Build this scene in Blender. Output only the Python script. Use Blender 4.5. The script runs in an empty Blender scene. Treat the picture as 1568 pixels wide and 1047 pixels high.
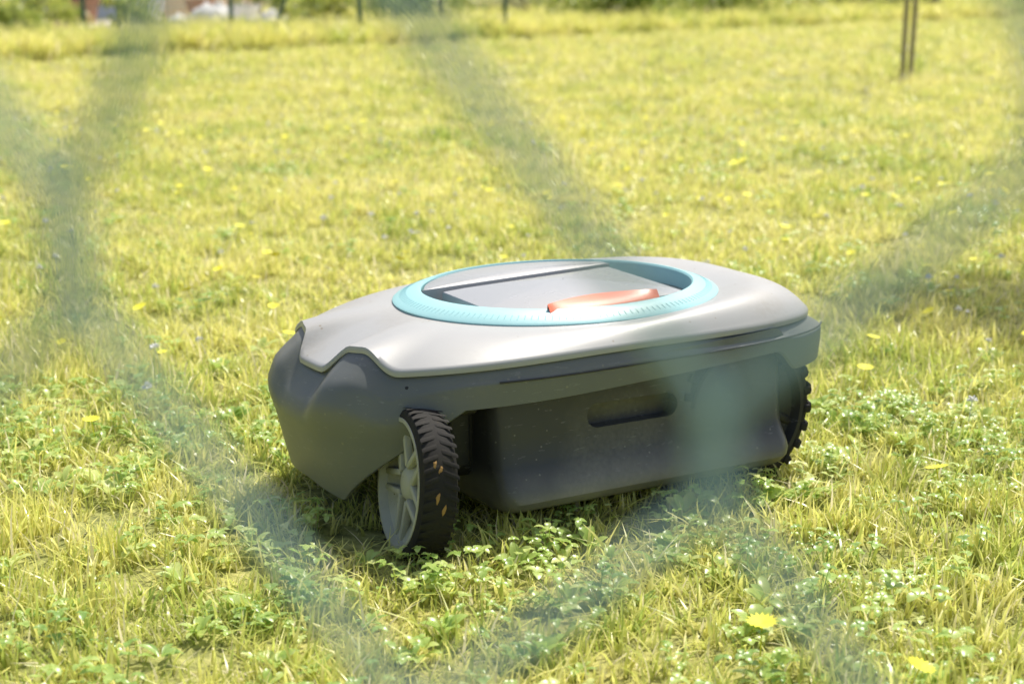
import bpy, math, random, bmesh
import numpy as np
from mathutils import Vector, Matrix
random.seed(7); rng=np.random.default_rng(7)
scene=bpy.context.scene
scene.view_settings.view_transform='Standard'
scene.view_settings.look='None'
scene.view_settings.exposure=0
rad=math.radians
root=scene.collection

# ---------------------------------------------------------------- helpers
def link(o,parent=None):
    root.objects.link(o)
    if parent is not None: o.parent=parent
    return o
def mesh_obj(name,verts,faces,mat=None,parent=None,smooth=True,angle=40,linkit=True,edges=()):
    me=bpy.data.meshes.new(name)
    me.from_pydata([tuple(v) for v in verts],list(edges),[tuple(f) for f in faces])
    me.update()
    if smooth and len(me.polygons):
        me.polygons.foreach_set('use_smooth',[True]*len(me.polygons))
        me.set_sharp_from_angle(angle=rad(angle))
    if mat:
        for m in (mat if isinstance(mat,(list,tuple)) else [mat]): me.materials.append(m)
    o=bpy.data.objects.new(name,me)
    if linkit: link(o,parent)
    return o
def empty(name,loc=(0,0,0),rot=(0,0,0),scale=(1,1,1)):
    e=bpy.data.objects.new(name,None); root.objects.link(e)
    e.location=loc; e.rotation_euler=rot; e.scale=scale
    e.empty_display_size=0.1
    return e
def loft(rings,closed=True,cap0=False,cap1=False):
    n=len(rings[0]); V=[]; F=[]
    for r in rings: V+=list(r)
    m=n if closed else n-1
    for i in range(len(rings)-1):
        for j in range(m):
            k=(j+1)%n
            F.append((i*n+j,i*n+k,(i+1)*n+k,(i+1)*n+j))
    if cap0: F.append(tuple(range(n))[::-1])
    if cap1: F.append(tuple(range((len(rings)-1)*n,len(rings)*n)))
    return V,F
def tube(pts,radii,seg=8,caps=True):
    rings=[]
    pts=[Vector(p) for p in pts]
    if not hasattr(radii,'__len__'): radii=[radii]*len(pts)
    prev=None
    for i,p in enumerate(pts):
        a=pts[max(0,i-1)]; b=pts[min(len(pts)-1,i+1)]
        d=(b-a).normalized()
        if prev is None:
            ref=Vector((0,0,1)) if abs(d.z)<.9 else Vector((1,0,0))
            x=d.cross(ref).normalized()
        else:
            x=(prev-d*prev.dot(d)).normalized()
        prev=x; y=d.cross(x)
        rings.append([p+(x*math.cos(t)+y*math.sin(t))*radii[i] for t in [2*math.pi*k/seg for k in range(seg)]])
    return loft(rings,True,caps,caps)
def merge(parts):
    V=[];F=[]
    for v,f in parts:
        o=len(V); V+=list(v); F+=[tuple(i+o for i in q) for q in f]
    return V,F
def rbox(cx,cy,cz,sx,sy,sz,r=.004,seg=3):
    def plan(ins,z):
        hx=sx/2-ins; hy=sy/2-ins; rr=max(r-ins*0.3,1e-4); P=[]
        for (qx,qy,a0) in ((1,1,0),(-1,1,90),(-1,-1,180),(1,-1,270)):
            for k in range(seg+1):
                a=rad(a0+90*k/seg)
                P.append((cx+qx*(hx-rr)+rr*math.cos(a),cy+qy*(hy-rr)+rr*math.sin(a),cz+z))
        return P
    b=min(r,sz/2*.9)
    rings=[]
    for k in range(seg+1):
        a=rad(90*k/seg); rings.append(plan(b*(1-math.sin(a)),-sz/2+b*(1-math.cos(a))))
    for k in range(seg+1):
        a=rad(90*k/seg); rings.append(plan(b*(1-math.cos(a)),sz/2-b*(1-math.sin(a))))
    return loft(rings,True,True,True)
def box(x0,x1,y0,y1,z0,z1):
    V=[(x,y,z) for z in (z0,z1) for (x,y) in ((x0,y0),(x1,y0),(x1,y1),(x0,y1))]
    return V,[(3,2,1,0),(4,5,6,7),(0,1,5,4),(1,2,6,5),(2,3,7,6),(3,0,4,7)]

# ---------------------------------------------------------------- materials
def newmat(name):
    m=bpy.data.materials.new(name); m.use_nodes=True
    nt=m.node_tree; nt.nodes.clear()
    out=nt.nodes.new('ShaderNodeOutputMaterial')
    return m,nt,out
def N(nt,t,**kw):
    n=nt.nodes.new(t)
    for k,v in kw.items(): setattr(n,k,v)
    return n
def ramp(nt,stops,interp='LINEAR'):
    r=nt.nodes.new('ShaderNodeValToRGB'); cr=r.color_ramp; cr.interpolation=interp
    while len(cr.elements)<len(stops): cr.elements.new(.5)
    for e,(p,c) in zip(cr.elements,stops):
        e.position=p; e.color=(c[0],c[1],c[2],1) if hasattr(c,'__len__') else (c,c,c,1)
    return r
def plastic(name,col,rough=.4,dirt=(.25,.22,.14),dirt_amt=.25,scale=30,bump=.02,spec=.5,vary=.08,scr=True,lowdirt=None):
    m,nt,out=newmat(name)
    L=nt.links.new
    tc=N(nt,'ShaderNodeTexCoord')
    n1=N(nt,'ShaderNodeTexNoise'); n1.inputs['Scale'].default_value=scale*.25; n1.inputs['Detail'].default_value=8
    L(tc.outputs['Object'],n1.inputs['Vector'])
    n2=N(nt,'ShaderNodeTexNoise'); n2.inputs['Scale'].default_value=scale*6; n2.inputs['Detail'].default_value=4
    L(tc.outputs['Object'],n2.inputs['Vector'])
    vor=N(nt,'ShaderNodeTexVoronoi'); vor.inputs['Scale'].default_value=scale*1.7
    L(tc.outputs['Object'],vor.inputs['Vector'])
    sp=ramp(nt,[(0.0,1),(.05,1),(.08,0),(1,0)]); L(vor.outputs['Distance'],sp.inputs[0])
    base=N(nt,'ShaderNodeMix',data_type='RGBA')
    base.inputs[6].default_value=(*[c*(1-vary) for c in col],1); base.inputs[7].default_value=(*[min(1,c*(1+vary)) for c in col],1)
    L(n1.outputs['Fac'],base.inputs[0])
    r1=ramp(nt,[(0,0),(.48,0),(.75,dirt_amt),(1,dirt_amt)]); L(n1.outputs['Fac'],r1.inputs[0])
    mul=N(nt,'ShaderNodeMath',operation='MULTIPLY'); L(r1.outputs[0],mul.inputs[0]); L(n2.outputs['Fac'],mul.inputs[1])
    add=N(nt,'ShaderNodeMath',operation='MULTIPLY_ADD'); L(sp.outputs[0],add.inputs[0]); add.inputs[1].default_value=dirt_amt*.9; L(mul.outputs[0],add.inputs[2])
    last=add.outputs[0]
    if lowdirt:
        sep=N(nt,'ShaderNodeSeparateXYZ'); L(tc.outputs['Object'],sep.inputs[0])
        mr=N(nt,'ShaderNodeMapRange'); mr.inputs[1].default_value=lowdirt[0]; mr.inputs[2].default_value=lowdirt[1]
        mr.inputs[3].default_value=lowdirt[2]; mr.inputs[4].default_value=0; L(sep.outputs[2],mr.inputs[0])
        mm=N(nt,'ShaderNodeMath',operation='MULTIPLY'); L(mr.outputs[0],mm.inputs[0])
        r3=ramp(nt,[(.3,.35),(.65,1)]); L(n1.outputs['Fac'],r3.inputs[0]); L(r3.outputs[0],mm.inputs[1])
        ad=N(nt,'ShaderNodeMath',operation='ADD',use_clamp=True); L(mm.outputs[0],ad.inputs[0]); L(last,ad.inputs[1]); last=ad.outputs[0]
    mix=N(nt,'ShaderNodeMix',data_type='RGBA'); L(last,mix.inputs[0]); L(base.outputs[2],mix.inputs[6]); mix.inputs[7].default_value=(*dirt,1)
    col_out=mix.outputs[2]
    if scr:
        mp=N(nt,'ShaderNodeMapping'); mp.inputs['Scale'].default_value=(14,14,70); mp.inputs['Rotation'].default_value=(.5,.6,.3)
        L(tc.outputs['Object'],mp.inputs[0])
        n3=N(nt,'ShaderNodeTexNoise'); n3.inputs['Scale'].default_value=4; n3.inputs['Detail'].default_value=3; L(mp.outputs[0],n3.inputs['Vector'])
        r2=ramp(nt,[(.66,0),(.69,.2),(.72,0)]); L(n3.outputs['Fac'],r2.inputs[0])
        mx=N(nt,'ShaderNodeMix',data_type='RGBA'); L(r2.outputs[0],mx.inputs[0]); L(col_out,mx.inputs[6]); mx.inputs[7].default_value=(.5,.5,.48,1)
        col_out=mx.outputs[2]
    b=N(nt,'ShaderNodeBsdfPrincipled'); L(col_out,b.inputs['Base Color'])
    rr=N(nt,'ShaderNodeMapRange'); rr.inputs[3].default_value=rough-.08; rr.inputs[4].default_value=rough+.15; L(n1.outputs['Fac'],rr.inputs[0]); L(rr.outputs[0],b.inputs['Roughness'])
    b.inputs['Specular IOR Level'].default_value=spec
    bp=N(nt,'ShaderNodeBump'); bp.inputs['Strength'].default_value=bump*4; bp.inputs['Distance'].default_value=.0005; L(n2.outputs['Fac'],bp.inputs['Height']); L(bp.outputs[0],b.inputs['Normal'])
    L(b.outputs[0],out.inputs[0])
    return m

M_shell=plastic('shell_grey_plastic',(.41,.415,.41),.38,(.24,.20,.14),.7,26,.02)
M_rear=plastic('hatch_grey_plastic',(.38,.39,.40),.24,(.30,.27,.20),.4,30)
M_fender=plastic('fender_grey_plastic',(.15,.160,.153),.40,(.28,.27,.19),.55,24,.03,lowdirt=(.05,.12,.40))
M_skirt=plastic('skirt_dark_plastic',(.060,.060,.058),.36,(.30,.285,.235),.6,30,.03,lowdirt=(.03,.085,.95))
M_dark=plastic('gasket_dark_plastic',(.035,.035,.035),.5,(.12,.11,.09),.3,30)
M_black=plastic('underbody_black_plastic',(.02,.02,.02),.6,(.09,.08,.05),.4,30)
M_ring=plastic('ring_turquoise_plastic',(.36,.66,.68),.36,(.45,.47,.4),.35,30,.02,vary=.05,scr=False)
M_red=plastic('stop_red_plastic',(.85,.19,.10),.35,(.4,.2,.12),.2,30,scr=False)
M_rim=plastic('wheel_rim_plastic',(.44,.44,.35),.5,(.12,.10,.05),1.0,40)
M_tyre=plastic('tyre_rubber',(.022,.021,.019),.80,(.10,.08,.04),.45,30,.08,.3,scr=False)
M_mud=plastic('dried_mud',(.38,.22,.07),.9,(.2,.12,.04),.6,60,scr=False)

# ---------------------------------------------------------------- camera
H=.561; PITCH=12.6
cam_d=bpy.data.cameras.new('camera'); cam=bpy.data.objects.new('camera',cam_d); link(cam)
cam.location=(0,0,H); cam.rotation_euler=(rad(90-PITCH),0,0)
cam_d.lens=60; cam_d.sensor_width=36; cam_d.clip_start=.02; cam_d.clip_end=600
cam_d.dof.use_dof=True; cam_d.dof.focus_distance=1.68; cam_d.dof.aperture_fstop=7.2
scene.camera=cam

# ---------------------------------------------------------------- light
EL=58; AZ=28
S=Vector((math.sin(rad(AZ))*math.cos(rad(EL)),math.cos(rad(AZ))*math.cos(rad(EL)),math.sin(rad(EL))))
w=bpy.data.worlds.new('World'); scene.world=w; w.use_nodes=True
nt=w.node_tree; nt.nodes.clear()
o=nt.nodes.new('ShaderNodeOutputWorld'); bg=nt.nodes.new('ShaderNodeBackground'); sky=nt.nodes.new('ShaderNodeTexSky')
sky.sky_type='NISHITA'; sky.sun_disc=False; sky.sun_elevation=rad(EL); sky.sun_rotation=rad(AZ); sky.air_density=1.0; sky.dust_density=4; sky.ozone_density=.4
bg.inputs[1].default_value=.15
nt.links.new(sky.outputs[0],bg.inputs[0]); nt.links.new(bg.outputs[0],o.inputs[0])
sd=bpy.data.lights.new('sun','SUN'); sun=bpy.data.objects.new('sun',sd); link(sun)
sd.energy=5; sd.angle=rad(.53); sd.color=(1,.95,.85)
sun.rotation_euler=S.to_track_quat('Z','Y').to_euler(); sun.location=(3,5,8)

# ================================================================= MOWER
SC=.85; AX,AY=-.103,1.825
mow=empty('robot_lawn_mower',(AX*SC,AY*SC,-.003),(0,0,rad(31.2)),(SC,SC,SC))
CU,CV=.296,.200
BA,BB=.361,.205
def outline(th,sc=1.0):
    c,s=math.cos(th),math.sin(th)
    k=.5-.5*c
    n=3.6*(1-k)+2.7*k
    r=(abs(c/BA)**n+abs(s/BB)**n)**(-1/n)
    return CU+c*r*sc, CV+s*r*sc
def sstep(a,b,x):
    t=max(0,min(1,(x-a)/(b-a))); return t*t*(3-2*t)
def fold(deg): return deg if deg>=180 else 360-deg
NA,NB=187.0,203
def notch(deg):
    d=fold(deg)
    return sstep(NA-2,NA+4,d)*(1-sstep(NB-8,NB+3,d))
NT=360
TH=[2*math.pi*i/NT for i in range(NT)]
def fr(deg): return .5-.5*math.cos(rad(deg))
def rim(deg):
    w_=notch(deg); f=fr(deg)
    z=.222-.014*f**6-.010*f**30-.004*(1-f)**4+.025*w_
    sc=.985-.060*f**14-.050*w_-.035*(1-f)**6
    return sc,z
RU,RV,RA,RB=.316,.207,.224,.166
def tilt(v): return .030*(v-RV)
rings=[]
LV=26
for i in range(LV+1):
    s=i/LV; R=[]
    for t in TH:
        d=math.degrees(t); sc,zr=rim(d); x,y=outline(t,sc)
        f=fr(d)
        dx,dy=x-RU,y-RV; a=math.atan2(dy/RB,dx/RA)
        px,py=RU+math.cos(a)*RA*.97,RV+math.sin(a)*RB*.97
        p=1.45*f+7*(1-f)
        side=abs(math.sin(t))
        p=p*(1-side)+2.4*side
        z0=.243
        hump=.012*(1-f)**2*math.sin(math.pi*min(1,s*1.02))**1.2*(.6+.4*abs(math.sin(2*t)))
        X_,Y_=px+(x-px)*s,py+(y-py)*s
        z=z0+(zr-z0)*s**p+hump+tilt(Y_)*(1-s)
        R.append((X_,Y_,z))
    rings.append(R)
R1=[];R2=[];R3=[]
for t in TH:
    d=math.degrees(t); sc,zr=rim(d)
    x,y=outline(t,sc+.004); R1.append((x,y,zr-.003))
    x,y=outline(t,sc+.003); R2.append((x,y,zr-.0075))
    x,y=outline(t,sc-.02); R3.append((x,y,zr-.0085))
rings+= [R1,R2,R3]
V,F=loft(rings); sh=mesh_obj('top_shell',V,F,M_shell,mow,angle=50)
T0,T1=192.5,219
def zb(deg):
    d=deg
    if d<T0: return .044+.012*((T0-d)/(T0-180))**1
    if d<T1:
        t=(d-T0)/(T1-T0); return .044+.121*t**.85
    if d<318: return .165+.018*(d-T1)/(318-T1)
    if d<330: return .183-.029*sstep(318,325,d)
    return .154
def zb2(deg):
    if deg>=180: return zb(deg)
    if deg>150: return .056
    if deg>140: return .056+.114*(150-deg)/10
    return zb(360-deg)
def fsc(z):
    if z>.190: return 1.012-.010*((z-.190)/.02)**2
    return 1.012-.065*((.190-z)/.13)**1.6
R0=[];R1=[]
def rearin(d): return .020*(1-fr(d))**6
for t in TH:
    d=math.degrees(t); sc,zr=rim(d); w_=notch(d)
    x,y=outline(t,sc-.02); R0.append((x,y,zr-.007))
    x,y=outline(t,sc-.004+.006*w_); R1.append((x,y,zr-.0105+.003*w_))
rings=[R0,R1]
K=20
for i in range(K+1):
    f=i/K; R=[]
    for t in TH:
        d=math.degrees(t); sc,zr=rim(d); w_=notch(d)
        z1=zr-.018; z=z1+(zb2(d)-z1)*f
        s_=fsc(min(z,.21))
        if f<.15: s_=s_-(.012+.02*w_+rearin(d))*(1-f/.15)
        drop=max(0,1-(zr-z-.018)/.045)
        s_-=.065*fr(d)**12*drop**1.1
        s_+=.012*math.exp(-((z-.150)/.02)**2)*fr(d)**3
        x,y=outline(t,s_); R.append((x,y,z))
    rings.append(R)
Ra=[];Rb=[]
for t in TH:
    d=math.degrees(t); z=zb2(d); s_=fsc(z)
    x,y=outline(t,s_-.012); Ra.append((x,y,z-.001))
    x,y=outline(t,s_-.02); Rb.append((x,y,z+.03))
rings+=[Ra,Rb]
V,F=loft(rings); mesh_obj('fender_body',V,F,M_fender,mow,angle=45)
pts=[]
for dd in range(226,338,2):
    t=rad(dd); x,y=outline(t,1.0125); pts.append((x,y,.1945+.005*(dd-222)/116))
V,F=tube(pts,.0013,6); mesh_obj('trim_line',V,F,M_dark,mow)
def skirt():
    u0,u1=.114,.548; rings=[]
    prof=[(.190,.034),(.17,.029),(.12,.024),(.092,.020),(.078,.014),(.066,.005),(.056,-.001),(.046,-.002),(.038,.003),(.033,.010),(.030,.025),(.029,.05)]
    for z,vi in prof:
        R=[]
        lo=.03*max(0,(.06-z)/.03)**2*.5
        ua,ub=u0+lo*.6,u1-.004*((.186-z)/.15)-lo
        r=.022
        va,vb=vi,.40-vi
        for (qx,qy,a0) in ((ub,vb,0),(ua,vb,90),(ua,va,180),(ub,va,270)):
            for k in range(7):
                a=rad(a0+90*k/6)
                cx=qx-r if qx==ub else qx+r
                cy=qy-r if qy==vb else qy+r
                R.append((cx+r*math.cos(a),cy+r*math.sin(a),z))
        rings.append(R)
    return loft(rings,True,True,True)
V,F=skirt(); sk=mesh_obj('chassis_skirt',V,F,M_skirt,mow,angle=35)
def stadium(u0,u1,zc,r,v0,v1):
    rings=[]
    for v in (v0,v1):
        R=[]
        for k in range(13):
            a=rad(90+180*k/12); R.append((u0+r*math.cos(a)*1.0,v,zc+r*math.sin(a)))
        for k in range(13):
            a=rad(-90+180*k/12); R.append((u1+r*math.cos(a),v,zc+r*math.sin(a)))
        rings.append(R)
    return loft(rings,True,True,True)
V,F=stadium(.255,.36,.131,.0145,-.02,.042)
cut=mesh_obj('cut',V,F,None,mow)
for ob in (cut,sk):
    bm=bmesh.new(); bm.from_mesh(ob.data); bmesh.ops.recalc_face_normals(bm,faces=bm.faces); bm.to_mesh(ob.data); bm.free()
md=sk.modifiers.new('b','BOOLEAN'); md.object=cut; md.operation='DIFFERENCE'; md.solver='EXACT'
bpy.context.view_layer.update()
dg=bpy.context.evaluated_depsgraph_get()
me2=bpy.data.meshes.new_from_object(sk.evaluated_get(dg)); sk.modifiers.clear(); sk.data=me2
me2.set_sharp_from_angle(angle=rad(35))
bpy.data.objects.remove(cut)
parts=[rbox(.31,.20,.125,.56,.24,.13,.02)]
V,F=merge(parts); mesh_obj('underbody',V,F,M_black,mow)
V,F=rbox(.30,.20,.188,.58,.30,.012,.005); mesh_obj('inner_deck',V,F,M_black,mow)
def wheel(name,R,W,center,axis_deg,nl,lug,parent,rimmat,camber=0):
    e=bpy.data.objects.new(name,None); link(e,parent); e.location=center
    e.rotation_euler=(0,rad(camber),rad(axis_deg))
    n=72
    prof=[(-W/2*.8,R*.62),(-W/2,R*.70),(-W/2,R*.88),(-W/2*.86,R*.965),(-W/2*.5,R*.995),(0,R),(W/2*.5,R*.995),(W/2*.86,R*.965),(W/2,R*.90),(W/2,R*.86),(W/2*.86,R*.84),(W/2*.7,R*.83)]
    rings=[[(x,r*math.cos(2*math.pi*k/n),r*math.sin(2*math.pi*k/n)) for k in range(n)] for x,r in prof]
    V,F=loft(rings)
    parts=[(V,F)]
    for k in range(nl):
        for sgn in (-1,1):
            a=2*math.pi*(k+(.5 if sgn>0 else 0))/nl
            v,f=rbox(sgn*W*.26,0,R+lug*.1,W*.42,2*math.pi*R/nl*.46,lug*1.6,.0018,2)
            ca,sa=math.cos(a),math.sin(a); sk_=.35*sgn
            vv=[]
            for (x,y,z) in v:
                y=y+ (x)*sk_
                vv.append((x,y*ca-z*sa,y*sa+z*ca))
            parts.append((vv,f))
            if lug>.002:
                v,f=rbox(sgn*W*.49,0,R*.94,lug*1.0,2*math.pi*R/nl*.40,R*.10,.0012,2)
                parts.append(([(x,y*ca-z*sa,y*sa+z*ca) for (x,y,z) in [(p[0],p[1]+p[0]*sk_,p[2]) for p in v]],f))
    V,F=merge(parts); t=mesh_obj('tyre',V,F,M_tyre,e,angle=35)
    prof=[(W/2*.90,R*.88),(W/2*1.04,R*.87),(W/2*1.04,R*.82),(W/2*.60,R*.77),(W/2*.2,R*.5),(W/2*.2,R*.30),(W/2*.65,R*.18),(W/2*.72,R*.13),(W/2*.72,R*.001)]
    rings=[[(x,r*math.cos(2*math.pi*k/n),r*math.sin(2*math.pi*k/n)) for k in range(n)] for x,r in prof]
    V,F=loft(rings); parts=[(V,F)]
    prof=[(-W/2*.7,R*.66),(-W/2*.4,R*.4),(-W/2*.8,R*.2),(-W/2*.8,R*.001)]
    parts.append(loft([[(x,r*math.cos(2*math.pi*k/n),-r*math.sin(2*math.pi*k/n)) for k in range(n)] for x,r in prof]))
    for k in range(5):
        a=2*math.pi*k/5+.5
        for dd in (-.16,.16):
            v,f=rbox(W*.25,dd*R*.9,R*.49,W*.20,R*.09,R*.60,.002,2)
            ca,sa=math.cos(a+dd*.3),math.sin(a+dd*.3)
            parts.append(([(x,y*ca-z*sa,y*sa+z*ca) for x,y,z in v],f))
    V,F=merge(parts); mesh_obj('rim',V,F,rimmat,e,angle=35)
    return e
wa=math.degrees(math.atan2(-.36,-.93))-31.2
FC=Vector((.012,.030,.084))
wheel('front_wheel_near',.086,.044,FC,wa,44,.0002,mow,M_rim,-6)
wheel('front_wheel_far',.083,.044,(.085,.36,.083),90,38,.0006,mow,M_rim)
wheel('rear_wheel_near',.106,.050,(.485,.050,.103),-90,26,.0035,mow,M_black)
wheel('rear_wheel_far',.106,.050,(.485,.350,.103),90,26,.0035,mow,M_black)
parts=[]
for vv in (.085,.315):
    parts.append(rbox(.088,vv,.130,.03,.045,.10,.006))
    parts.append(rbox(.080,vv,.105,.05,.02,.02,.004))
    parts.append(rbox(.075,vv-.02,.160,.05,.05,.018,.005))
    parts.append(tube([(.03,vv*.6+.01,.082),(.10,vv,.082)],.008,12))
V,F=merge(parts); mesh_obj('caster_fork',V,F,M_black,mow)
wdir=Vector((math.cos(rad(wa)),math.sin(rad(wa)),0)); tdir=Vector((-wdir.y,wdir.x,0))
if tdir.dot(Vector((.0,-1,0)))<0: tdir=-tdir
parts=[]
for (ax,wd,L_) in ((30,.1,.006),(26,.25,.004),(6,.0,.008),(-4,.15,.006)):
    a=rad(ax); R_=.0862
    c=FC+tdir*R_*math.cos(a)+Vector((0,0,1))*R_*math.sin(a)+wdir*(-.023*wd*1.5+.008*math.sin(a))
    tan=(-tdir*math.sin(a)+Vector((0,0,1))*math.cos(a)); nrm=tdir*math.cos(a)+Vector((0,0,1))*math.sin(a)
    P=[]
    for k in range(12):
        b=2*math.pi*k/12; q=random.uniform(.5,1.3)
        P.append(c+tan*L_*math.cos(b)*q+wdir*(.0018*math.sin(b)*q+.004*math.sin(b*.5)))
    top=[c+(p-c)*.5+nrm*.0012 for p in P]; base=[p-nrm*.004 for p in P]
    parts.append(loft([base,P,top],True,False,True))
V,F=merge(parts); mesh_obj('tyre_mud',V,F,M_mud,mow)
ZO=.0095
prof=[(1.0,.2315),(1.006,.2355),(.995,.2375),(.92,.2440),(.86,.2485),(.845,.2487),(.835,.2465),(.825,.222)]
rings=[[(RU+math.cos(t)*RA*k,RV+math.sin(t)*RB*k,z+ZO+tilt(RV+math.sin(t)*RB*k)) for t in TH[::2]] for k,z in prof]
V,F=loft(rings); mesh_obj('accent_ring',V,F,M_ring,mow,angle=35)
parts=[]
for k in range(150):
    t=2*math.pi*k/150
    p0=Vector((RU+math.cos(t)*RA*.965,RV+math.sin(t)*RB*.965,.2400+ZO+tilt(RV+math.sin(t)*RB*.965))); p1=Vector((RU+math.cos(t)*RA*.925,RV+math.sin(t)*RB*.925,.2436+ZO+tilt(RV+math.sin(t)*RB*.925)))
    parts.append(tube([p0,p1],.0005,4))
V,F=merge(parts); mesh_obj('ring_ribs',V,F,M_ring,mow)
V=[(RU,RV,.2355)]+[(RU+math.cos(t)*RA*.84,RV+math.sin(t)*RB*.84,.2355) for t in TH[::4]]
F=[(0,i,i%90+1) for i in range(1,91)]
mesh_obj('recess_floor',V,F,M_fender,mow)
def clipped(v_lo,v_hi,k,zt,zb_,dome,u_lo=-9,u_hi=9,slope=0):
    P=[]
    for t in [2*math.pi*i/180 for i in range(180)]:
        x=math.cos(t)*RA*k; y=math.sin(t)*RB*k
        y=max(v_lo-RV+slope*x,min(v_hi-RV+slope*x,y)); x=max(u_lo-RU,min(u_hi-RU,x))
        P.append((x,y))
    cx=sum(p[0] for p in P)/len(P); cy=sum(p[1] for p in P)/len(P)
    rings=[]
    for s,z in ((1,zb_),(1,zt-.003),(.992,zt-.0008),(.97,zt)):
        rings.append([(RU+cx+(x-cx)*s,RV+cy+(y-cy)*s,z+tilt(RV+cy+y-cy)) for x,y in P])
    for s in (.8,.6,.4,.2,.01):
        rings.append([(RU+cx+(x-cx)*s,RV+cy+(y-cy)*s,zt+dome*(1-(s/.97)**2)+tilt(RV+cy+(y-cy)*s)) for x,y in P])
    return loft(rings)
V,F=clipped(.270,.9,.822,.2475+ZO,.233,.004,slope=.12,u_hi=.45); mesh_obj('height_hatch',V,F,M_rear,mow,angle=35)
V,F=clipped(.088,.262,.80,.2445+ZO,.233,.013,u_lo=.165,u_hi=.445,slope=.12); mesh_obj('display_lid',V,F,M_rear,mow,angle=35)
rings=[]
for i in range(33):
    f=i/32; u=.220+.170*f; v=.0775+.012*(f**2)
    e_=math.sin(math.pi*min(1,max(.0,f*.98+.01)))**.8
    wd=.003+.026*e_
    rings.append([(u,v-.004,.236),(u,v-.006,.2475),(u,v-.001,.2523),(u,v+wd*.5,.2575),(u,v+wd,.2605),(u,v+wd+.001,.250)])
V,F=loft([list(r) for r in rings],False)
mesh_obj('stop_button',V,F,M_red,mow,angle=60)

# ================================================================= GROUND + LAWN
def grass_mat(name,cols,straw=.1,trans=.45,rough=.45,strawcol=(.92,.84,.58),nscale=1.6,namp=.5):
    m,nt,out=newmat(name); L=nt.links.new
    at=N(nt,'ShaderNodeAttribute'); at.attribute_name='bl'
    sep=N(nt,'ShaderNodeSeparateColor'); L(at.outputs['Color'],sep.inputs[0])
    geo=N(nt,'ShaderNodeNewGeometry')
    n=N(nt,'ShaderNodeTexNoise'); n.inputs['Scale'].default_value=nscale; n.inputs['Detail'].default_value=7; L(geo.outputs['Position'],n.inputs['Vector'])
    n.inputs['Roughness'].default_value=.75
    oi=N(nt,'ShaderNodeObjectInfo')
    a=N(nt,'ShaderNodeMath',operation='MULTIPLY'); L(sep.outputs[0],a.inputs[0]); a.inputs[1].default_value=.32
    b=N(nt,'ShaderNodeMath',operation='MULTIPLY_ADD'); L(oi.outputs['Random'],b.inputs[0]); b.inputs[1].default_value=.25; L(a.outputs[0],b.inputs[2])
    r0=N(nt,'ShaderNodeMapRange'); r0.inputs[1].default_value=.34; r0.inputs[2].default_value=.66; r0.inputs[3].default_value=0; r0.inputs[4].default_value=namp; L(n.outputs['Fac'],r0.inputs[0])
    c=N(nt,'ShaderNodeMath',operation='ADD'); L(b.outputs[0],c.inputs[0]); L(r0.outputs[0],c.inputs[1])
    rp=ramp(nt,cols); L(c.outputs[0],rp.inputs[0])
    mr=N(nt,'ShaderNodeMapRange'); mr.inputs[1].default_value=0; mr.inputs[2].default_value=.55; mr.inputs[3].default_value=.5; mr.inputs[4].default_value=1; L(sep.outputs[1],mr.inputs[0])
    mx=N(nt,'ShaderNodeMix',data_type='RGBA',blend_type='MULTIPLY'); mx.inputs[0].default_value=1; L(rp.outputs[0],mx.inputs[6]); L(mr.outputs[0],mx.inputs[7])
    st=ramp(nt,[(1-straw-.01,0),(1-straw,1)]); L(sep.outputs[0],st.inputs[0])
    mz=N(nt,'ShaderNodeMix',data_type='RGBA'); L(st.outputs[0],mz.inputs[0]); L(mx.outputs[2],mz.inputs[6]); mz.inputs[7].default_value=(*strawcol,1)
    p=N(nt,'ShaderNodeBsdfPrincipled'); L(mz.outputs[2],p.inputs['Base Color']); p.inputs['Roughness'].default_value=rough; p.inputs['Specular IOR Level'].default_value=.5
    tr=N(nt,'ShaderNodeBsdfTranslucent')
    L(mz.outputs[2],tr.inputs[0])
    ms=N(nt,'ShaderNodeMixShader'); ms.inputs[0].default_value=trans; L(p.outputs[0],ms.inputs[1]); L(tr.outputs[0],ms.inputs[2])
    L(ms.outputs[0],out.inputs[0]); return m
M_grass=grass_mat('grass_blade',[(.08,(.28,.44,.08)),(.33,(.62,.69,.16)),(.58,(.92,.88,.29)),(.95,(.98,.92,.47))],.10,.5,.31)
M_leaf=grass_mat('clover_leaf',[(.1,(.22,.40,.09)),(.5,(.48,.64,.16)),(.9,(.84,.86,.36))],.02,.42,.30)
def simple(name,col,rough=.6,noise=10,var=.25):
    return plastic(name,col,rough,tuple(c*.6 for c in col),.3,noise,.02,.3,var,False)

def add_attr(me,vals):
    a=me.color_attributes.new('bl','FLOAT_COLOR','POINT')
    arr=np.ones((len(vals),4),dtype=np.float32); arr[:,:2]=np.array(vals,dtype=np.float32)
    a.data.foreach_set('color',arr.ravel())
def src_collection(name): return bpy.data.collections.new(name)

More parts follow.
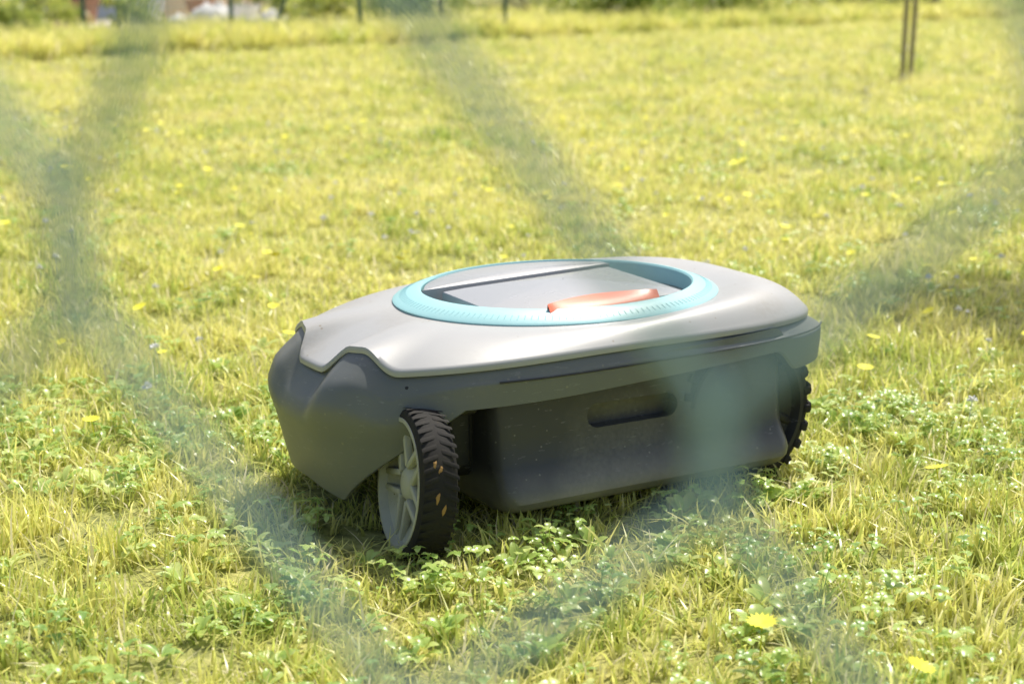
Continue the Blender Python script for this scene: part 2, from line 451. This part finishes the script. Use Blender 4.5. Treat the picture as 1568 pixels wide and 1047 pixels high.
def grass_tuft(i,nb,rad_,hmin,hmax,wid):
    V=[];F=[];A=[]
    for b in range(nb):
        r=rad_*math.sqrt(random.random()); a=random.uniform(0,2*math.pi)
        x,y=r*math.cos(a),r*math.sin(a)
        h=random.uniform(hmin,hmax); wd=wid*random.uniform(.6,1.3)
        dirn=random.uniform(0,2*math.pi); lean=random.uniform(.1,1.0)*h*random.choice((.5,1.0,1.5))
        face=dirn+random.uniform(-.6,.6)+math.pi/2
        rv=random.random(); n=3
        for k in range(n+1):
            f=k/n
            cx=x+math.cos(dirn)*lean*f**2; cy=y+math.sin(dirn)*lean*f**2
            cz=h*(f-.25*f*f*(lean/h))-.004
            ww=wd*(1-f**1.6)*.5+.0001
            ox,oy=math.cos(face)*ww,math.sin(face)*ww
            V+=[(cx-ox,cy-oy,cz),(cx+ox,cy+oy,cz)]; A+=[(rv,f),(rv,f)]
        o=len(V)-2*(n+1)
        for k in range(n): F.append((o+2*k,o+2*k+1,o+2*k+3,o+2*k+2))
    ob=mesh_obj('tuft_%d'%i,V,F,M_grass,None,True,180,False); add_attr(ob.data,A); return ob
def leaf_cluster(i,kind):
    V=[];F=[];A=[]
    def leafblade(c,dirx,tilt,L,W,rv,n=5):
        o=len(V); up=Vector((0,0,1)); d=Vector((math.cos(dirx)*math.cos(tilt),math.sin(dirx)*math.cos(tilt),math.sin(tilt)))
        s=d.cross(up).normalized(); nn=s.cross(d)
        for k in range(n+1):
            f=k/n; ww=W*math.sin(math.pi*min(.97,f*.93+.04))**.7
            mid=c+d*L*f-up*L*.35*f*f
            V.extend([mid-s*ww+nn*ww*.35,mid,mid+s*ww+nn*ww*.35]); A.extend([(rv,.7),(rv,.5),(rv,.7)])
        for k in range(n):
            q=o+3*k; F.extend([(q,q+1,q+4,q+3),(q+1,q+2,q+5,q+4)])
    if kind=='clover':
        for s in range(7):
            a=random.uniform(0,6.28); r=random.uniform(0,.035); h=random.uniform(.012,.032)
            c=Vector((r*math.cos(a),r*math.sin(a),h)); rv=random.random()*.95; a0=random.uniform(0,6.28); sz=random.uniform(.005,.0085)
            for k in range(3): leafblade(c,a0+k*2.094,random.uniform(-.1,.6),sz*1.3,sz*.55,rv,4)
            o=len(V); V.extend([(c.x*.4-.0004,c.y*.4,0),(c.x*.4+.0004,c.y*.4,0),(c.x+.0004,c.y,h),(c.x-.0004,c.y,h)]); A.extend([(rv,.1)]*2+[(rv,.6)]*2); F.append((o,o+1,o+2,o+3))
    else:
        for s in range(7):
            a=s*2.4+random.uniform(-.3,.3); rv=random.random()*.95
            leafblade(Vector((math.cos(a)*.003,math.sin(a)*.003,random.uniform(.004,.012))),a,random.uniform(.2,1.05),random.uniform(.015,.030),random.uniform(.003,.0065),rv,6)
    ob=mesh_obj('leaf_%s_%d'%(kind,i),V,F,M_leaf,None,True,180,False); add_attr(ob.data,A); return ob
M_white=simple('petal_white',(.90,.87,.78)); M_yel=simple('petal_yellow',(.92,.80,.05))
def flower(i,mat,kind):
    parts=[]
    h=random.uniform(.032,.048)
    parts.append(tube([(0,0,0),(.002,0,h)],.0006,4))
    if kind=='clover':
        for k in range(26):
            z=random.uniform(-.4,1); a=random.uniform(0,6.28); q=math.sqrt(max(0,1-z*z)); d=Vector((q*math.cos(a),q*math.sin(a),z))
            p=Vector((.002,0,h)); parts.append(tube([p+d*.002,p+d*.0055,p+d*.007],[.0008,.0013,.0003],4))
    else:
        for k in range(16):
            a=6.283*k/16; d=Vector((math.cos(a),math.sin(a),.25)); s=Vector((-math.sin(a),math.cos(a),0)); p=Vector((.002,0,h))
            parts.append(([p,p+d*.007-s*.002,p+d*.0115,p+d*.007+s*.002],[(0,1,2,3)]))
    V,F=merge(parts); return mesh_obj('flower_%s_%d'%(kind,i),V,F,mat,None,True,60,False)

def scatter(name,P,rot,scl,idx,coll):
    me=bpy.data.meshes.new(name); n=len(P)
    me.vertices.add(n); me.vertices.foreach_set('co',np.asarray(P,dtype=np.float32).ravel())
    a=me.attributes.new('rot','FLOAT_VECTOR','POINT'); a.data.foreach_set('vector',np.asarray(rot,dtype=np.float32).ravel())
    a=me.attributes.new('scl','FLOAT_VECTOR','POINT'); a.data.foreach_set('vector',np.asarray(scl,dtype=np.float32).ravel())
    a=me.attributes.new('idx','INT','POINT'); a.data.foreach_set('value',np.asarray(idx,dtype=np.int32))
    ob=bpy.data.objects.new(name,me); link(ob)
    ng=bpy.data.node_groups.new(name+'_gn','GeometryNodeTree')
    ng.interface.new_socket('Geometry',in_out='INPUT',socket_type='NodeSocketGeometry')
    ng.interface.new_socket('Geometry',in_out='OUTPUT',socket_type='NodeSocketGeometry')
    gi=ng.nodes.new('NodeGroupInput'); go=ng.nodes.new('NodeGroupOutput')
    ip=ng.nodes.new('GeometryNodeInstanceOnPoints'); ci=ng.nodes.new('GeometryNodeCollectionInfo')
    ci.inputs['Collection'].default_value=coll; ci.inputs['Separate Children'].default_value=True; ci.inputs['Reset Children'].default_value=True
    def na(nm,t):
        x=ng.nodes.new('GeometryNodeInputNamedAttribute'); x.data_type=t; x.inputs['Name'].default_value=nm; return x.outputs['Attribute']
    L=ng.links.new
    L(gi.outputs[0],ip.inputs['Points']); L(ci.outputs[0],ip.inputs['Instance']); ip.inputs['Pick Instance'].default_value=True
    L(na('idx','INT'),ip.inputs['Instance Index'])
    e2r=ng.nodes.new('FunctionNodeEulerToRotation'); L(na('rot','FLOAT_VECTOR'),e2r.inputs[0]); L(e2r.outputs[0],ip.inputs['Rotation'])
    L(na('scl','FLOAT_VECTOR'),ip.inputs['Scale']); L(ip.outputs[0],go.inputs[0])
    md=ob.modifiers.new('scatter','NODES'); md.node_group=ng
    return ob
MX,MY=AX*SC,AY*SC; cu,su=math.cos(rad(31.2)),math.sin(rad(31.2))
def to_local(x,y):
    dx,dy=(x-MX)/SC,(y-MY)/SC
    return dx*cu+dy*su,-dx*su+dy*cu
def under(x,y):
    u,v=to_local(x,y)
    return ((np.abs((u-CU)/BA))**3+(np.abs((v-CV)/(BB-.01)))**3)<1
def field(y0,y1,dens,mx=.42,pad=.5):
    A=(y1-y0)*(2*pad+mx*(y0+y1)); n=int(A*dens)
    n2=int(n*1.9)
    y=rng.uniform(y0,y1,n2); hw=mx*y1+pad; x=rng.uniform(-hw,hw,n2)
    k=np.abs(x)<mx*y+pad; x=x[k][:n]; y=y[k][:n]
    return x,y
gc=src_collection('grass_sources')
for i in range(8): gc.objects.link(grass_tuft(i,24,.026,.010,.037,.0027))
X=[];Y=[];SZ=[]
for (y0,y1,d,s) in ((.9,1.6,1350,1.0),(1.6,2.6,1300,1.0),(2.6,4.5,780,1.1),(4.5,8,330,1.35),(8,19,115,1.9)):
    x,y=field(y0,y1,d); X.append(x);Y.append(y);SZ.append(np.full(len(x),s))
X=np.concatenate(X);Y=np.concatenate(Y);SZ=np.concatenate(SZ)
SZ=SZ*rng.uniform(.65,1.4,len(X))
u_=under(X,Y); keep=~(u_&(rng.random(len(X))<.25)); X,Y,SZ,u_=X[keep],Y[keep],SZ[keep],u_[keep]
zs=SZ.copy(); zs[u_]*=.95
patch=.95+.28*np.sin(X*5.1+np.sin(Y*3.3)*2)*np.sin(Y*4.3+1)+.18*np.sin(X*19+Y*7)*np.sin(Y*23-X*5)
zs=zs*patch
n=len(X)
rot=np.stack([rng.normal(0,.14,n),rng.normal(0,.14,n),rng.uniform(0,6.283,n)],1)
scatter('lawn_grass',np.stack([X,Y,0*X],1),rot,np.stack([SZ,SZ,zs],1),rng.integers(0,8,n),gc)
lc=src_collection('leaf_sources')
for i in range(5): lc.objects.link(leaf_cluster(i,'clover'))
for i in range(4): lc.objects.link(leaf_cluster(i,'plantain'))
x1,y1=field(.95,2.2,1150); x2,y2=field(2.2,6,170)
X=np.concatenate([x1,x2]);Y=np.concatenate([y1,y2])
dn=.4*np.sin(X*6+1.7)*np.sin(Y*5.3)+.35*np.sin(X*17)*np.sin(Y*13)+rng.normal(0,.55,len(X))
k=(dn>.12)&~under(X,Y); X=X[k];Y=Y[k]; n=len(X); s=rng.uniform(.55,1.2,n)
rot=np.stack([rng.normal(0,.1,n),rng.normal(0,.1,n),rng.uniform(0,6.283,n)],1)
scatter('clover_leaves',np.stack([X,Y,0*X],1),rot,np.stack([s,s,s],1),rng.integers(0,9,n),lc)
fc=src_collection('flower_sources')
for i in range(3): fc.objects.link(flower(i,M_white,'clover'))
for i in range(2): fc.objects.link(flower(i,M_yel,'dandelion'))
x1,y1=field(1.1,2.2,8); x2,y2=field(2.2,6,36); x3,y3=field(6,12,22)
X=np.concatenate([x1,x2,x3]);Y=np.concatenate([y1,y2,y3]); k=~under(X,Y); X=X[k];Y=Y[k]; n=len(X)
s=rng.uniform(.7,1.2,n)
rot=np.stack([rng.normal(0,.2,n),rng.normal(0,.2,n),rng.uniform(0,6.283,n)],1)
idx=np.where(rng.random(n)<.4,rng.integers(0,3,n),rng.integers(3,5,n))
scatter('lawn_flowers',np.stack([X,Y,0*X],1),rot,np.stack([s,s,s*.9],1),idx,fc)

m,nt,out=newmat('soil_and_thatch'); L=nt.links.new
geo=N(nt,'ShaderNodeNewGeometry')
n1=N(nt,'ShaderNodeTexNoise'); n1.inputs['Scale'].default_value=1.3; n1.inputs['Detail'].default_value=8; L(geo.outputs['Position'],n1.inputs['Vector'])
n2=N(nt,'ShaderNodeTexNoise'); n2.inputs['Scale'].default_value=60; n2.inputs['Detail'].default_value=8; L(geo.outputs['Position'],n2.inputs['Vector'])
r=ramp(nt,[(.3,(.13,.14,.045)),(.5,(.33,.33,.10)),(.75,(.56,.52,.20))]); L(n2.outputs['Fac'],r.inputs[0])
r2=ramp(nt,[(.3,(.7,.8,.7)),(.7,(1.2,1.1,1))]); L(n1.outputs['Fac'],r2.inputs[0])
mx=N(nt,'ShaderNodeMix',data_type='RGBA',blend_type='MULTIPLY'); mx.inputs[0].default_value=1; L(r.outputs[0],mx.inputs[6]); L(r2.outputs[0],mx.inputs[7])
p=N(nt,'ShaderNodeBsdfPrincipled'); p.inputs['Roughness'].default_value=.9; L(mx.outputs[2],p.inputs['Base Color'])
bp=N(nt,'ShaderNodeBump'); bp.inputs['Distance'].default_value=.01; L(n2.outputs['Fac'],bp.inputs['Height']); L(bp.outputs[0],p.inputs['Normal']); L(p.outputs[0],out.inputs[0])
mesh_obj('ground',[(-250,-60,0),(250,-60,0),(250,450,0),(-250,450,0)],[(0,1,2,3)],m,smooth=False)

# ================================================================= FOREGROUND CHAIN LINK FENCE
M_wire=plastic('green_coated_wire',(.27,.42,.45),.3,(.34,.42,.38),.3,60,scr=False)
fence=empty('chain_link_fence',(0,0,0))
FY=.18; cx0=-.012; hw=.0343; hh=.0465; z0=.5185
def warp(x,z):
    # sagging, dented mesh
    zz=z-.31*.10*math.tanh((x-cx0)/.10)
    g=math.exp(-(((x+.012)**2+(zz-.565)**2)/(2*.022**2)))
    return x-.015*g, zz+.017*g
parts=[]
m0=int((.03-z0)/hh)-1; m1=int((1.22-z0)/hh)+1
for j in range(-48,48):
    pts=[]
    for mrow in range(m0,m1+1):
        z=z0+mrow*hh
        k=j if (j+mrow)%2 else j+1
        side=1 if k==j else -1
        x=cx0+k*hw
        yo=.0017*(1 if side>0 else -1)
        xx=x-side*.0010
        for dz in (-.0075,-.004,0,.004,.0075):
            bow=side*(.0032*(abs(dz)/.0075)**2)
            pts.append((xx+bow,FY+yo*(1-2*(dz>0)) if abs(dz)>.001 else FY,z+dz))
    if abs(j)<6:
        q=[]
        for a,b in zip(pts[:-1],pts[1:]):
            q.append(a)
            if abs(b[2]-a[2])>.01:
                for f in (.2,.4,.6,.8): q.append(tuple(a[i]+(b[i]-a[i])*f for i in range(3)))
        q.append(pts[-1]); pts=q
    P2=[]
    for (x,y,z) in pts:
        x,z=warp(x,z); P2.append((x,y,z))
    P2=[q for q in P2 if .01<q[2]<1.25]
    parts.append(tube(P2,.0015,8))
V,F=merge(parts); mesh_obj('mesh_wires',V,F,M_wire,fence)
parts=[]
for x in (-1.55,1.55): parts.append(tube([(x,FY,0),(x,FY,1.3)],.021,16))
for z in (.05,1.21): parts.append(tube([(-1.6,FY+.004,z),(1.6,FY+.004,z)],.0019,6))
V,F=merge(parts); mesh_obj('posts_and_tension_wires',V,F,M_wire,fence)

# ================================================================= BACKGROUND
M_post=plastic('green_post_paint',(.06,.14,.11),.5,(.1,.1,.06),.3,10,scr=False)
M_wood=plastic('weathered_wood',(.34,.29,.20),.8,(.1,.08,.05),.5,20,scr=False)
M_bark=plastic('bark',(.11,.085,.06),.9,(.05,.04,.03),.6,8,.1,scr=False)
M_bl=grass_mat('bush_leaf',[(.1,(.16,.26,.05)),(.5,(.42,.50,.11)),(.9,(.80,.76,.24))],.03,.45,.45)
M_bl2=grass_mat('tree_leaf',[(.1,(.04,.09,.02)),(.5,(.08,.15,.03)),(.9,(.15,.22,.05))],.0,.35,.5)
bf=empty('garden_fence')
xs=[-6.4,-5.5,-4.6,-3.7,-2.80,-1.9,-1.06,-.05]
fy=lambda x:12.6+.45*x
parts=[]
for i,x in enumerate(xs):
    y=fy(x)
    parts.append(tube([(x,y,0),(x,y,1.25)],.017,12)); parts.append(tube([(x,y,1.25),(x,y,1.262)],.021,12))
parts.append(tube([(-1.66,11.85,0),(-1.26,12.05,1.1)],.013,8))
V,F=merge(parts); mesh_obj('posts',V,F,M_post,bf)
parts=[]
for z in [.06+.1*k for k in range(12)]: parts.append(tube([(xs[0],fy(xs[0]),z),(xs[-1],fy(xs[-1]),z)],.0015,4))
for k in range(int(6.4/.1)): 
    x=xs[0]+k*.1; parts.append(tube([(x,fy(x),.05),(x,fy(x),1.2)],.0012,4))
V,F=merge(parts); mesh_obj('mesh',V,F,M_post,bf)
for k,(x,y,h,lx) in enumerate(((1.845,8.15,1.5,.02),(1.895,8.2,1.45,.03))):
    V,F=tube([(x,y,0),(x+lx,y,h)],[.012,.010],10); mesh_obj('tree_stake' if k==0 else 'tree_stake.001',V,F,M_wood)

def leaf_mass(parts_blobs,nleaf,size,mat,name,parent):
    V=[];F=[];A=[]
    tot=sum(b[3]*b[4]*b[5] for b in parts_blobs)
    for (bx,by,bz,rx,ry,rz) in parts_blobs:
        n=int(nleaf*rx*ry*rz/tot)
        for i in range(n):
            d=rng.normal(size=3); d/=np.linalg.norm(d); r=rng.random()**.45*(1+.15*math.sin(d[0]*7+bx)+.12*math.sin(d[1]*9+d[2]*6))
            c=Vector((bx+d[0]*r*rx,by+d[1]*r*ry,bz+d[2]*r*rz))
            if c.z<.01: c.z=abs(c.z)*.3+.01
            a=Vector(rng.normal(size=3)).normalized(); b=a.cross(Vector(rng.normal(size=3))).normalized()
            s=size*random.uniform(.6,1.4); o=len(V)
            V.extend([c-a*s,c+b*s*.5,c+a*s,c-b*s*.5]); F.append((o,o+1,o+2,o+3)); rv=random.random()
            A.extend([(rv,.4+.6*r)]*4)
    ob=mesh_obj(name,V,F,mat,parent,False); add_attr(ob.data,A); return ob
def bush(name,x,y,w,h,n=2500,mat=None,size=.03):
    e=empty(name,(0,0,0))
    blobs=[(x+random.uniform(-.45,.45)*w,y+random.uniform(-.3,.3)*w,h*random.uniform(.08,.7),w*random.uniform(.25,.4),w*random.uniform(.25,.4),h*random.uniform(.2,.35)) for _ in range(10)]
    leaf_mass(blobs,n,size,mat or M_bl,'foliage',e)
    parts=[tube([(x,y,0),(b[0],b[1],b[2])],[.012,.005],6) for b in blobs]
    V,F=merge(parts); mesh_obj('stems',V,F,M_bark,e)
def tree(name,x,y,h,cr,n,size,trunk=.12,ccx=0,ccy=0,zb=.45,mat=None,nb=16):
    e=empty(name,(0,0,0)); blobs=[];parts=[]
    parts.append(tube([(x,y,-.05),(x+.05,y,h*.25),(x+.3*ccx,y+.3*ccy,h*.5),(x+.8*ccx,y+.8*ccy,h*.85)],[trunk*1.3,trunk,trunk*.75,trunk*.25],12))
    for k in range(nb):
        a=k*2.4; r=cr*random.uniform(.25,.85); z=h*random.uniform(zb,.95)
        c=(x+ccx+r*math.cos(a),y+ccy+r*math.sin(a),z)
        blobs.append((*c,cr*random.uniform(.22,.36),cr*random.uniform(.22,.36),cr*random.uniform(.16,.26)))
        parts.append(tube([(x+.25*ccx,y+.25*ccy,h*random.uniform(.25,.5)),(x+ccx*.7+.5*r*math.cos(a),y+ccy*.7+.5*r*math.sin(a),z*.85),c],[trunk*.4,trunk*.25,trunk*.06],7))
    leaf_mass(blobs,n,size,mat or M_bl2,'foliage',e)
    V,F=merge(parts); mesh_obj('trunk',V,F,M_bark,e)
wc=src_collection('weed_sources')
def weed(i):
    V=[];F=[];A=[]
    for b in range(36):
        r=.12*math.sqrt(random.random()); a=random.uniform(0,6.28); x,y=r*math.cos(a),r*math.sin(a); h=random.uniform(.10,.36); wd=random.uniform(.004,.009)
        dr=random.uniform(0,6.28); lean=h*random.uniform(.1,.7); rv=random.random()
        o=len(V)
        for k in range(4):
            f=k/3; ww=wd*(1-f**1.5)+.0004
            V.extend([(x+math.cos(dr)*lean*f*f-ww,y+math.sin(dr)*lean*f*f,h*f*(1-.2*f)),(x+math.cos(dr)*lean*f*f+ww,y+math.sin(dr)*lean*f*f,h*f*(1-.2*f))]); A.extend([(rv,f)]*2)
        for k in range(3): F.append((o+2*k,o+2*k+1,o+2*k+3,o+2*k+2))
    ob=mesh_obj('weed_%d'%i,V,F,M_grass,None,True,180,False); add_attr(ob.data,A); return ob
for i in range(5): wc.objects.link(weed(i))
n=3400
X=rng.uniform(-6,7,n); Y=12.4+.97*X+rng.exponential(1.1,n)*(1+.12*X.clip(-4,6))
k=Y>7.5; X=X[k];Y=Y[k]; n=len(X); s=rng.uniform(.25,.8,n)
scatter('tall_weeds',np.stack([X,Y,0*X],1),np.stack([0*X,0*X,rng.uniform(0,6.28,n)],1),np.stack([s*1.3,s*1.3,s],1),rng.integers(0,5,n),wc)
for (x,y,w_,h,nn) in ((.75,14.2,.9,.8,2500),(1.95,15.2,.8,.7,2200),(1.3,15.6,.9,.8,2000),(-.6,14.2,1.0,.9,2200),(-2.1,14.9,.9,.8,1800),(3.2,17.2,1.4,1.1,2500),(4.9,20.5,2.0,1.4,2500),(.2,17,2.0,1.6,3000),(7.4,23,2.4,1.8,2500),(-3.3,11.7,.35,.4,900),(-2.75,12.6,.35,.4,800),(-1.45,13.4,.5,.5,1000),(-4.0,12.6,.5,.5,1000),(-3.6,13.2,.5,.4,900)):
    bush('garden_bush',x,y,w_,h,nn)
def brickmat():
    m,nt,out=newmat('brick_wall'); L=nt.links.new
    tc=N(nt,'ShaderNodeTexCoord'); mp=N(nt,'ShaderNodeMapping'); mp.inputs['Rotation'].default_value=(rad(90),0,0); L(tc.outputs['Object'],mp.inputs[0])
    b=N(nt,'ShaderNodeTexBrick'); b.inputs['Scale'].default_value=3.5; b.inputs['Color1'].default_value=(.42,.25,.18,1); b.inputs['Color2'].default_value=(.52,.36,.27,1); b.inputs['Mortar'].default_value=(.6,.55,.5,1); b.inputs['Mortar Size'].default_value=.02
    L(mp.outputs[0],b.inputs[0]); p=N(nt,'ShaderNodeBsdfPrincipled'); p.inputs['Roughness'].default_value=.85; L(b.outputs[0],p.inputs['Base Color']); L(p.outputs[0],out.inputs[0]); return m
M_brick=brickmat(); M_wht=simple('white_paint',(.82,.82,.80),.4,8,.05); M_tile=simple('roof_tile',(.22,.10,.07),.7,12); M_pl=simple('pale_plaster',(.75,.68,.62),.8,5,.1)
M_terra=simple('terracotta',(.42,.24,.16),.7,12)
M_glass=plastic('window_glass',(.03,.035,.04),.15,(.1,.1,.1),.1,5,scr=False)
hs=empty('brick_house')
hx0,hx1,hy0,hy1=-10.5,-3.15,15.6,22
V,F=box(hx0,hx1,hy0,hy1,0,2.9); mesh_obj('walls',V,F,M_brick,hs,smooth=False)
V=[(hx0-.3,hy0-.4,2.8),(hx1+.3,hy0-.4,2.8),(hx1+.3,hy1+.4,2.8),(hx0-.3,hy1+.4,2.8),(hx0-.3,(hy0+hy1)/2,5.2),(hx1+.3,(hy0+hy1)/2,5.2)]
mesh_obj('roof',V,[(0,1,5,4),(2,3,4,5),(0,4,3),(1,2,5),(3,2,1,0)],M_tile,hs,smooth=False)
pf=[];pg=[]
for (x,wd,z0_,z1_) in ((-3.95,.75,.04,2.15),(-5.6,1.4,.9,2.1),(-8.2,1.4,.9,2.1)):
    t=.07
    pf+= [box(x-wd/2-t,x-wd/2,hy0-.05,hy0+.02,z0_,z1_),box(x+wd/2,x+wd/2+t,hy0-.05,hy0+.02,z0_,z1_),box(x-wd/2-t,x+wd/2+t,hy0-.052,hy0+.02,z1_,z1_+t),box(x-wd/2-t,x+wd/2+t,hy0-.07,hy0+.02,z0_-.03,z0_+.12),box(x-.03,x+.03,hy0-.045,hy0+.02,z0_+.12,z1_)]
    pg.append(box(x-wd/2,x+wd/2,hy0-.02,hy0+.01,z0_,z1_))
V,F=merge(pf); mesh_obj('window_and_door_frames',V,F,M_wht,hs,smooth=False)
V,F=merge(pg); mesh_obj('glass',V,F,M_glass,hs,smooth=False)
mesh_obj('stone_terrace',*box(-6.5,-1.75,13.7,15.55,-.05,.05),M_pl,smooth=False)
for nm,mt,lst in (('white_plant_pots',M_wht,((-3.0,14.3,.15,.30),(-2.15,14.0,.12,.16),(-4.2,14.4,.14,.3))),('terracotta_pots',M_terra,((-3.5,14.2,.13,.22),(-2.55,14.2,.12,.2)))):
    pp=[]
    for (x,y,r_,h) in lst:
        n_=20; prof=[(r_*.7,.05),(r_*.98,.05+h*.85),(r_*1.08,.05+h*.86),(r_*1.08,.05+h),(r_*.95,.05+h),(r_*.9,.05+h*.85),(.001,.05+h*.84)]
        pp.append(loft([[(x+q*math.cos(6.283*k/n_),y+q*math.sin(6.283*k/n_),z) for k in range(n_)] for q,z in prof]))
    V,F=merge(pp); mesh_obj(nm,V,F,mt,angle=30)
M_rw=simple('pale_stone',(.85,.80,.77),.8,6); M_rb=simple('brown_stone',(.36,.25,.19),.85,6); M_rd=simple('dark_stone',(.07,.065,.06),.85,6)
def rock(x,y,sx,sy,sz):
    rings=[];n=12;ph=random.uniform(0,6)
    for i in range(7):
        f=i/6; rr=math.sin(math.pi*(.12+.86*f))**.6 if f<1 else .05
        rings.append([(x+sx*rr*(1+.18*math.sin(3*a+ph+f*2))*math.cos(a),y+sy*rr*(1+.2*math.sin(2*a+ph*2))*math.sin(a),sz*(f*1.02-.02)*(1+.1*math.sin(a+ph))) for a in [6.283*k/n for k in range(n)]])
    return loft(rings,True,False,True)
for nm,mt,cnt,xr,yr,ss in (('pale_rocks',M_rw,6,(-2.6,-1.7),(13.2,13.5),.11),('brown_rocks',M_rb,6,(-3.8,-2.7),(12.4,12.9),.08),('dark_rocks',M_rd,9,(3.6,6.5),(17.8,20),.22)):
    parts=[]
    for k in range(cnt):
        q=ss*random.uniform(.6,1.4); parts.append(rock(random.uniform(*xr),random.uniform(*yr),q,q*.7,q*random.uniform(.9,1.8)))
    V,F=merge(parts); mesh_obj(nm,V,F,mt,angle=30)
M_path=simple('pale_gravel',(.8,.76,.7),.9,20)
mesh_obj('gravel_path',[(4.6,19.6,.004),(9,22.0,.004),(9.5,24,.004),(4.2,21.3,.004)],[(0,1,2,3)],M_path,smooth=False)
for k,(x,y,h,c) in enumerate(((-12,26,7,3),(-3,28,8,3.4),(3,27,7,3),(9,29,8,3.5),(15,26,7,3),(-17,27,8,3.3))):
    tree('garden_tree',x,y,h,c,4000,.11,.16,nb=14)
tree('shade_tree',3.5,5.2,5.0,1.35,6500,.05,.07,ccx=-.7,ccy=-.95,zb=.6,nb=18)
